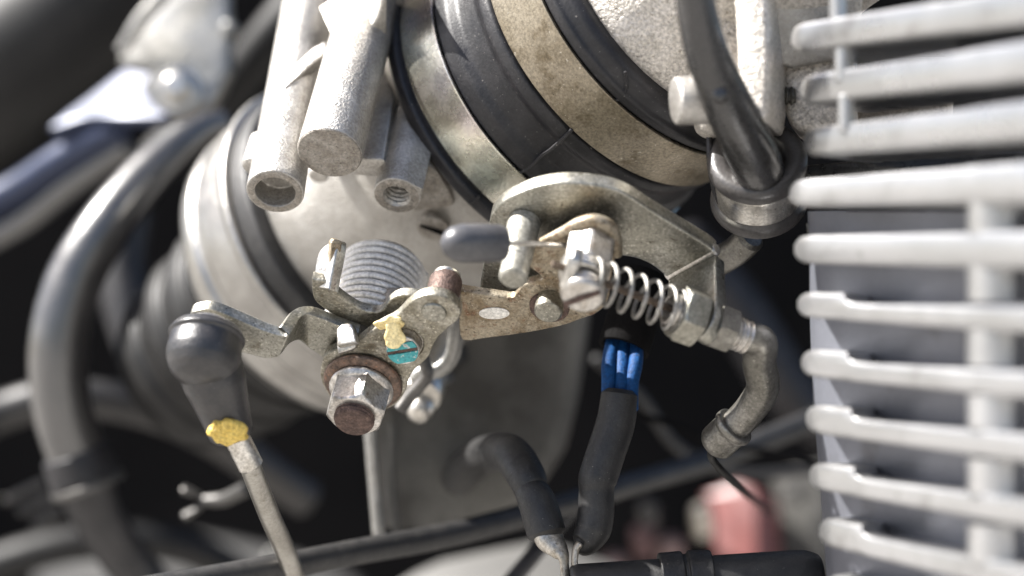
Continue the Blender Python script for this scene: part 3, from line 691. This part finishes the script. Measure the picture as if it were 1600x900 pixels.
# lever arm to the ball joint, joggled strip
S3 = SP-NP*26
la = thing('link_arm', 'joggled zinc-plated steel arm reaching left to the ball joint', 'lever', P(440, 520, 60))
q = lambda x, y, off: onp(x, y, S3+NP*off, NP)
tops = [q(296, 494, 62), q(302, 487, 62), q(326, 483, 62), q(350, 490, 62), q(378, 502, 62), q(410, 516, 62), q(440, 525, 62), q(452, 523, 60), q(462, 510, 38), q(469, 497, 14), q(480, 491, 2), q(500, 497, 0), q(530, 509, 0), q(560, 520, 0)]
bots = [q(300, 520, 62), q(312, 535, 62), q(330, 545, 62), q(350, 549, 62), q(384, 553, 62), q(412, 560, 62), q(430, 559, 62), q(438, 555, 60), q(452, 538, 38), q(470, 532, 14), q(484, 545, 2), q(500, 556, 0), q(530, 580, 0), q(560, 600, 0)]
obj('arm', G().strip(tops, bots, 21, 5, 3), m_zinc, la)
obj('end_tab', G().plate([(525, 514, 'c'), (534, 506), (548, 506), (556, 534, 'c'), (526, 540, 'c')], onp(540, 524, SP+NP*4, NP), nrm([-.45, -.75, .3]), 14, bev=3), m_steel, la)
obj('end_tab', G().plate([(526, 540, 'c'), (555, 534, 'c'), (553, 544), (528, 553, 'c')], onp(540, 543, SP+NP*12, NP), nrm([-.35, -.9, .1]), 10, bev=2), m_steel, la)
# U shaped stop right of the lever
us = thing('return_stop', 'blurred U-shaped steel strip under the right end of throttle lever', 'stop bracket', P(690, 560, 120))
yy = 260
obj('strip', G().tube([P(716, 470, yy), P(712, 520, yy), P(706, 556, yy+5), P(688, 578, yy+10), P(660, 584, yy+15), P(648, 596, yy+20)], 13, 12, squash=.6), m_farsteel, us)
obj('strip', G().tube([P(662, 560, yy-20), P(666, 588, yy-20), P(640, 620, yy-10), P(625, 640, yy-10)], 11, 12), m_far, us)

# ================================================================== BALL JOINT
bj = thing('ball_joint_boot', 'grey-black rubber boot over the ball joint at the end of link arm', 'rubber boot', P(320, 550, 30))
bc = P(319, 548, -110)
BA = nrm([-.11, -.48, -.87])
prof = [(-40, 0), (-40, 46), (-37, 52), (-33, 55), (-28, 57), (-25, 60), (-21, 59), (-18, 56), (-6, 57), (8, 58), (22, 55), (36, 48), (47, 38), (54, 24), (57, 10), (58, 0)]
obj('dome', G().lathe(fil(prof, 3, 2), bc, BA, 64), m_boot, bj)
n0, n1 = P(328, 575, -95), P(362, 680, -70)
obj('neck', G().tube([n0, P(336, 598, -90), P(347, 632, -80), n1], [50, 49, 42, 34], 32, 8), m_boot, bj)
obj('stud_plate', G().lathe(fil([(-48, 0), (-48, 36), (-40, 38), (-40, 0)], 3), bc, BA, 40), m_steel, bj)
obj('paint_seal', G().blob([(324, 670), (330, 664), (334, 659), (345, 660), (352, 656), (366, 659), (378, 663), (386, 672), (384, 680), (387, 686), (374, 689), (364, 694), (356, 697), (345, 692), (338, 691), (330, 681), (323, 678)], P(356, 676, -112), nrm([-.2, -.85, -.5]), 9), m_yel, bj, label='yellow paint seal at the boot end')
lr = thing('linkage_rod', 'slim steel linkage rod with bright sleeve leading down from boot', 'rod', P(410, 780, 60))
r0, r1 = P(368, 680, -68), P(392, 728, -50)
obj('sleeve', G().tube([r0, (r0+r1)/2, r1], 20, 24), m_steel, lr)
obj('rod', G().tube([r1-(r1-r0)*.2, P(419, 800, 60), P(446, 862, 160), P(470, 930, 260)], 17, 20), m_rodm, lr)

# ================================================================== WIRES, LOWER CENTRE
ws = thing('heat_shrink_sleeve', 'black heat-shrink sleeve below blue wires, ending beside the twin terminals', 'wire sleeve', P(940, 740, 40), 'black sleeves crimped over wire terminals')
obj('sleeve', G().tube([P(968, 616, 60), P(962, 660, 55), P(946, 710, 45), P(934, 748, 38), P(932, 766, 36), P(931, 800, 34), P(926, 828, 30), P(912, 850, 24), P(901, 858, 18)], [29, 31, 31, 31, 27.5, 29, 29, 22, 9], 28, 8), m_rub_m, ws)
obj('terminal', G().tube([P(905, 850, 8), P(899, 862, 6), P(897, 900, 0), P(896, 960, 0)], [9, 8, 7, 7], 14, squash=.7), m_terminal, ws)
wb = thing('heat_shrink_sleeve', 'curved black heat-shrink sleeve arching in from the left onto a flat terminal', 'wire sleeve', P(840, 780, 60), 'black sleeves crimped over wire terminals')
obj('sleeve', G().tube([P(716, 748, 620), P(740, 722, 460), P(766, 708, 300), P(798, 710, 150), P(822, 744, 80), P(830, 766, 62), P(838, 782, 52), P(848, 812, 42), P(854, 834, 36)], [30, 31, 31, 32, 31, 27, 30, 31, 31], 28, 8), m_rub_m, wb)
obj('terminal', G().tube([P(852, 826, 38), P(860, 845, 30), P(874, 862, 18), P(882, 880, 8), P(884, 960, 4)], [27, 26, 17, 8, 7], 20, squash=.75), m_terminal, wb)
for k, (x0, x1) in enumerate(((952, 952), (970, 972), (990, 988))):
    t = obj('blue_wire', G().tube([P(x0+8+(k-1)*-5, 505, 175), P(x0+2+(k-1)*2, 560, 90+6*(k == 1)), P(x1-1, 600, 66), P(x1-2, 640, 58)], 11.5, 16), m_blue)
    tag(t, ['leftmost of the three blue wires entering the black sleeve', 'middle one of three blue wires entering the black sleeve', 'rightmost of the three blue wires entering the black sleeve'][k], 'wire', 'blue wires above the black sleeve')
cd = thing('wire_conduit', 'black conduit mouth from which the blue wires emerge', 'conduit', P(965, 520, 130))
obj('conduit', G().lathe(fil([(0, 36), (0, 42), (-130, 44), (-130, 34), (-3, 34), (0, 36)], 2), P(974, 545, 122), nrm([-.3, -.35, -.9]), 32), m_dark, cd)
cn = thing('connector_body', 'black ribbed cylindrical connector lying along the bottom edge', 'connector', P(1090, 900, 0))
d_ = nrm(P(1270, 900, 10)-P(900, 922, -10))
obj('body', G().lathe(fil([(0, 0), (0, 44), (370, 46), (396, 36), (400, 0)], 10), P(892, 926, 0), d_, 48), m_rub_m, cn)
obj('collar', G().lathe(fil([(140, 40), (140, 54), (176, 55), (178, 50), (184, 50), (186, 55), (222, 54), (222, 40)], 3), P(892, 926, 0), d_, 48), m_rub_m, cn)

# ================================================================== COVER BEHIND
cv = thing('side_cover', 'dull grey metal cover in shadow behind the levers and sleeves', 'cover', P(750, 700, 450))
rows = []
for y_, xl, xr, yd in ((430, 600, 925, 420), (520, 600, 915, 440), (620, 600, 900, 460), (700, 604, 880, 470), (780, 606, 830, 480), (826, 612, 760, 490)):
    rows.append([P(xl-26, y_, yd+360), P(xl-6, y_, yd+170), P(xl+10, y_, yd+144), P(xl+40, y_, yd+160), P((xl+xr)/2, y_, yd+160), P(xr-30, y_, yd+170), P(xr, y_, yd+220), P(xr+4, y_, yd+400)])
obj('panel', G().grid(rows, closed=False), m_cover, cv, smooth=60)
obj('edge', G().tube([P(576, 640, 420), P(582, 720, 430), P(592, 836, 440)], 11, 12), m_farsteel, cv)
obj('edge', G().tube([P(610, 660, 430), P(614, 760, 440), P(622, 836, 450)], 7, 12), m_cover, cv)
cvs = thing('cover_screw', 'bright blurred domed screw on the grey cover beside flange nut', 'screw', P(655, 640, 300))
a_ = nrm([-.1, -.8, -.6])
obj('washer', G().lathe(fil([(0, 0), (0, 36), (-20, 38), (-160, 38), (-160, 0)], 4), P(656, 622, 380), a_, 32), m_steel, cvs)
obj('head', G().lathe([(22, 0), (20, 12), (12, 20), (0, 24), (-20, 25)], P(656, 640, 380), a_, 32), m_steel, cvs)
bc_ = thing('black_cable', 'thick black cable sagging across behind everything near bottom edge', 'cable', P(700, 840, 700))
obj('sheath', G().tube([P(220, 922, 100), P(400, 892, 180), P(560, 862, 280), P(700, 836, 380), P(840, 800, 500), P(1000, 752, 640), P(1120, 716, 800), P(1290, 650, 940)], 22, 20), m_rub_m, bc_)
b2_ = thing('thin_black_cable', 'thinner black cable rising from the bottom edge behind the terminals', 'cable', P(830, 850, 500))
obj('sheath', G().tube([P(780, 930, 500), P(826, 876, 520), P(880, 810, 560), P(930, 760, 600)], 15, 16), m_rubber, b2_)
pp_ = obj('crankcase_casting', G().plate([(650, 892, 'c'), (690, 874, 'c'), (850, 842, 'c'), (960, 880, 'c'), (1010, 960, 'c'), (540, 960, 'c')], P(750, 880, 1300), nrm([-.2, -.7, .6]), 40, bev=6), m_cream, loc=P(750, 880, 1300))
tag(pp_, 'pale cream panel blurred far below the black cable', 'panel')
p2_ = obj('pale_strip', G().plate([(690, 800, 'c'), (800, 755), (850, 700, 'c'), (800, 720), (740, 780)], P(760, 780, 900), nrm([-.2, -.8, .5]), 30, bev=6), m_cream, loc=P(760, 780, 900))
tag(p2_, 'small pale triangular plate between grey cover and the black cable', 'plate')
rp_ = obj('red_block', G().plate([(1096, 772, 'c'), (1150, 752, 'c'), (1182, 764, 'c'), (1184, 880, 'c'), (1116, 880, 'c'), (1112, 800)], P(1140, 810, 1800), nrm([-.5, -.8, .3]), 120, bev=10), m_pink, loc=P(1140, 810, 1800))
tag(rp_, 'blurred salmon red plastic block low in the dark behind connector', 'plastic block')
for k, (x, y, r, l, m_) in enumerate(((1012, 785, 20, 'pale blurred fitting highest of the small fittings left of red block', m_cream), (1004, 822, 26, 'dull maroon blurred fitting just below the pale fitting', m_maroon), (1046, 840, 28, 'squat pinkish fitting directly left of the red block', m_dull), (1094, 790, 22, 'grey blurred fitting touching the red block on its left', m_terminal), (960, 868, 26, 'pinkish white fitting low beside black sleeve', m_dull))):
    o = obj('fitting', G().lathe(fil([(0, 0), (0, r*.7), (8, r), (70, r), (70, 0)], 5), P(x, y, 1700), nrm([.1, .3, -1]), 20), m_, loc=P(x, y, 1700)); tag(o, l, 'fitting', 'small fittings in the dark')
th_ = thing('thin_wire', 'thin brown wire crossing the dark space behind elbow tube', 'wire', P(1080, 670, 700))
obj('wire', G().tube([P(980, 640, 700), P(1060, 668, 700), P(1120, 690, 720), P(1230, 712, 760), P(1300, 740, 780)], 6, 10), m_dark, th_)

# ================================================================== LEFT, FAR
bh = thing('coolant_hose', 'large blurred grey hose arching down the left side', 'hose', P(100, 500, 900))
obj('hose', G().tube([P(345, 190, 1050), P(306, 206, 1010), P(240, 262, 960), P(168, 350, 900), P(116, 440, 880), P(92, 540, 870), P(98, 640, 880), P(124, 720, 900)], [26, 30, 42, 50, 54, 56, 56, 58], 40, 8), m_bighose, bh)
obj('cuff', G().lathe(fil([(0, 50), (0, 66), (40, 68), (60, 70), (60, 50)], 5), P(118, 706, 898), nrm(P(140, 770, 910)-P(110, 690, 900)), 40), m_rubber, bh)
obj('clamp_ring', G().lathe(fil([(60, 60), (60, 72), (74, 72), (74, 60)], 3), P(118, 706, 898), nrm(P(140, 770, 910)-P(110, 690, 900)), 40), m_far, bh)
obj('pipe_stub', G().tube([P(124, 730, 905), P(150, 800, 980), P(200, 880, 1100), P(280, 960, 1200)], [56, 50, 46, 46], 28), m_rubber, bh)
hc = thing('hose_clamp_screw', 'three blurred bright clamp teeth at lower left below the hose', 'clamp screw', P(45, 790, 900))
for k in range(3):
    obj('tooth', G().tube([P(8+22*k, 782+18*k, 1300), P(70+12*k, 752+22*k, 1300)], 8, 10, sub=2), m_far, hc)
h2 = thing('rear_hose', 'dark hose crossing behind the large grey hose near left edge', 'hose', P(150, 650, 1300))
obj('hose', G().tube([P(-80, 690, 1250), P(0, 646, 1300), P(100, 620, 1300), P(220, 636, 1320), P(330, 680, 1350), P(480, 780, 1450)], 40, 24), m_dimhose, h2)
h3 = thing('rear_tube', 'dark curved tube behind the large hose below the ribbed duct', 'tube', P(240, 480, 1400))
obj('tube', G().tube([P(200, 330, 1500), P(190, 430, 1450), P(220, 540, 1400), P(290, 620, 1380)], 50, 24), m_rubber, h3)
wg = thing('wing_bolt', 'blurred small steel wing bolt left of the linkage rod', 'wing bolt', P(320, 780, 700))
obj('stem', G().tube([P(384, 764, 640), P(350, 780, 680), P(318, 782, 700)], [14, 13, 10], 12), m_far, wg)
for (x, y) in ((296, 765), (298, 806)):
    obj('wing', G().tube([P(322, 782, 700), P((x+322)/2, (y+782)/2, 700), P(x-8, y, 700)], [7, 13, 18], 12, squash=.5), m_far, wg)
tb2 = thing('blue_tube', 'blue-grey blurred tube slanting up from the left edge', 'tube', P(80, 270, 1300))
obj('tube', G().tube([P(-90, 352, 1350), P(20, 300, 1300), P(100, 248, 1250), P(186, 200, 1200)], 34, 24), m_bluem, tb2)
obj('lower_edge', G().tube([P(-90, 410, 1360), P(30, 350, 1310), P(110, 290, 1260), P(200, 230, 1210)], 26, 20), m_bighose, tb2)
bp = thing('blue_plate', 'blue painted blurred plate joining tube to steel tab', 'plate', P(160, 170, 1200))
obj('plate', G().plate([(76, 200), (150, 140), (205, 100), (236, 104), (232, 150), (262, 180), (200, 186), (140, 184)], P(160, 160, 1190), nrm([-.4, -.7, .6]), 30, bev=6), m_bluem, bp)
mt = thing('steel_tab', 'bright blurred steel tab with large round bolt at top left', 'bracket', P(290, 60, 1100))
obj('plate', G().plate([(184, 96), (222, 30), (270, -60, 'c'), (352, -60, 'c'), (356, 90), (352, 120), (330, 160), (290, 178), (244, 168), (228, 140), (232, 112)], P(290, 60, 1110), nrm([-.25, -.9, .2]), 40, bev=8), m_farsteel, mt)
obj('lip', G().tube([P(190, 78, 1080), P(220, 30, 1070), P(256, -10, 1060), P(300, -80, 1060)], [12, 14, 16, 16], 14), m_farsteel, mt)
obj('bolt', G().lathe(fil([(0, 0), (0, 22), (-14, 30), (-30, 32), (-30, 46), (-44, 48), (-44, 0)], 4), P(272, 132, 1040), nrm([-.1, -.95, .2]), 32), m_steel, mt)
obj('small_bolt', G().lathe(fil([(0, 0), (0, 13), (-12, 17), (-40, 17), (-40, 0)], 4), P(356, 42, 1080), nrm([-.1, -.95, .2]), 24), m_farsteel, mt)
dp = thing('dark_shroud', 'huge dark blurred plastic shroud in top left corner', 'shroud', P(60, 100, 1700))
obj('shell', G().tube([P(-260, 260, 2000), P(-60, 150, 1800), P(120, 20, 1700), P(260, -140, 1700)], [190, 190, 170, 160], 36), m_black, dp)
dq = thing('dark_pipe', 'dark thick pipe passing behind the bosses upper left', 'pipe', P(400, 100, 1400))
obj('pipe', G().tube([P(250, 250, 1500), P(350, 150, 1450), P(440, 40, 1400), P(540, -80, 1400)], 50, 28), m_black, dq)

# ================================================================== DIM CLUTTER IN THE BAY
def clutter(name, label, cat, path, rad, mat, parts=()):
    t = thing(name, label, cat, path[len(path)//2])
    obj('body', G().tube(path, rad, 22), mat, t); return t
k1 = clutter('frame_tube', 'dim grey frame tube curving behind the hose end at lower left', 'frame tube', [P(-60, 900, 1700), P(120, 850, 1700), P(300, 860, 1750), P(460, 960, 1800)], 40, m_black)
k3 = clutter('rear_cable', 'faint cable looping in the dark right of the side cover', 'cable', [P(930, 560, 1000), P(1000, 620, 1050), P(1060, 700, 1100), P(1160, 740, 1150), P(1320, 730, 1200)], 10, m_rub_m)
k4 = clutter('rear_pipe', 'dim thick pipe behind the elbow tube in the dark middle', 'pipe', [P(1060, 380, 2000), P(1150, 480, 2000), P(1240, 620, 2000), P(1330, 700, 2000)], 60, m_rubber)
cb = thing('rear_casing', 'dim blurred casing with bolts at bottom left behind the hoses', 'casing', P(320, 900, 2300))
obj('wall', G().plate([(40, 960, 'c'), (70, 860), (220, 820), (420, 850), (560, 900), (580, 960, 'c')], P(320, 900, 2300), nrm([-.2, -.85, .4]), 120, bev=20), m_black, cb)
for x, y in ((120, 860), (260, 842), (430, 872)):
    obj('bolt', G().lathe(fil([(0, 0), (0, 18), (-30, 18), (-30, 0)], 4), P(x, y, 2230), nrm([-.2, -.85, .4]), 16), m_farsteel, cb)
cb = thing('rear_bracket', 'dim blurred bracket in the dark between black cable and red block', 'bracket', P(1230, 800, 1800))
obj('plate', G().plate([(1200, 740, 'c'), (1290, 720, 'c'), (1300, 900, 'c'), (1210, 900, 'c'), (1222, 820)], P(1240, 800, 1900), nrm([-.3, -.9, .2]), 60, bev=10), m_cover, cb)
obj('bolt', G().lathe(fil([(0, 0), (0, 18), (-30, 18), (-30, 0)], 4), P(1240, 770, 1850), nrm([-.2, -.95, .2]), 16), m_far, cb)
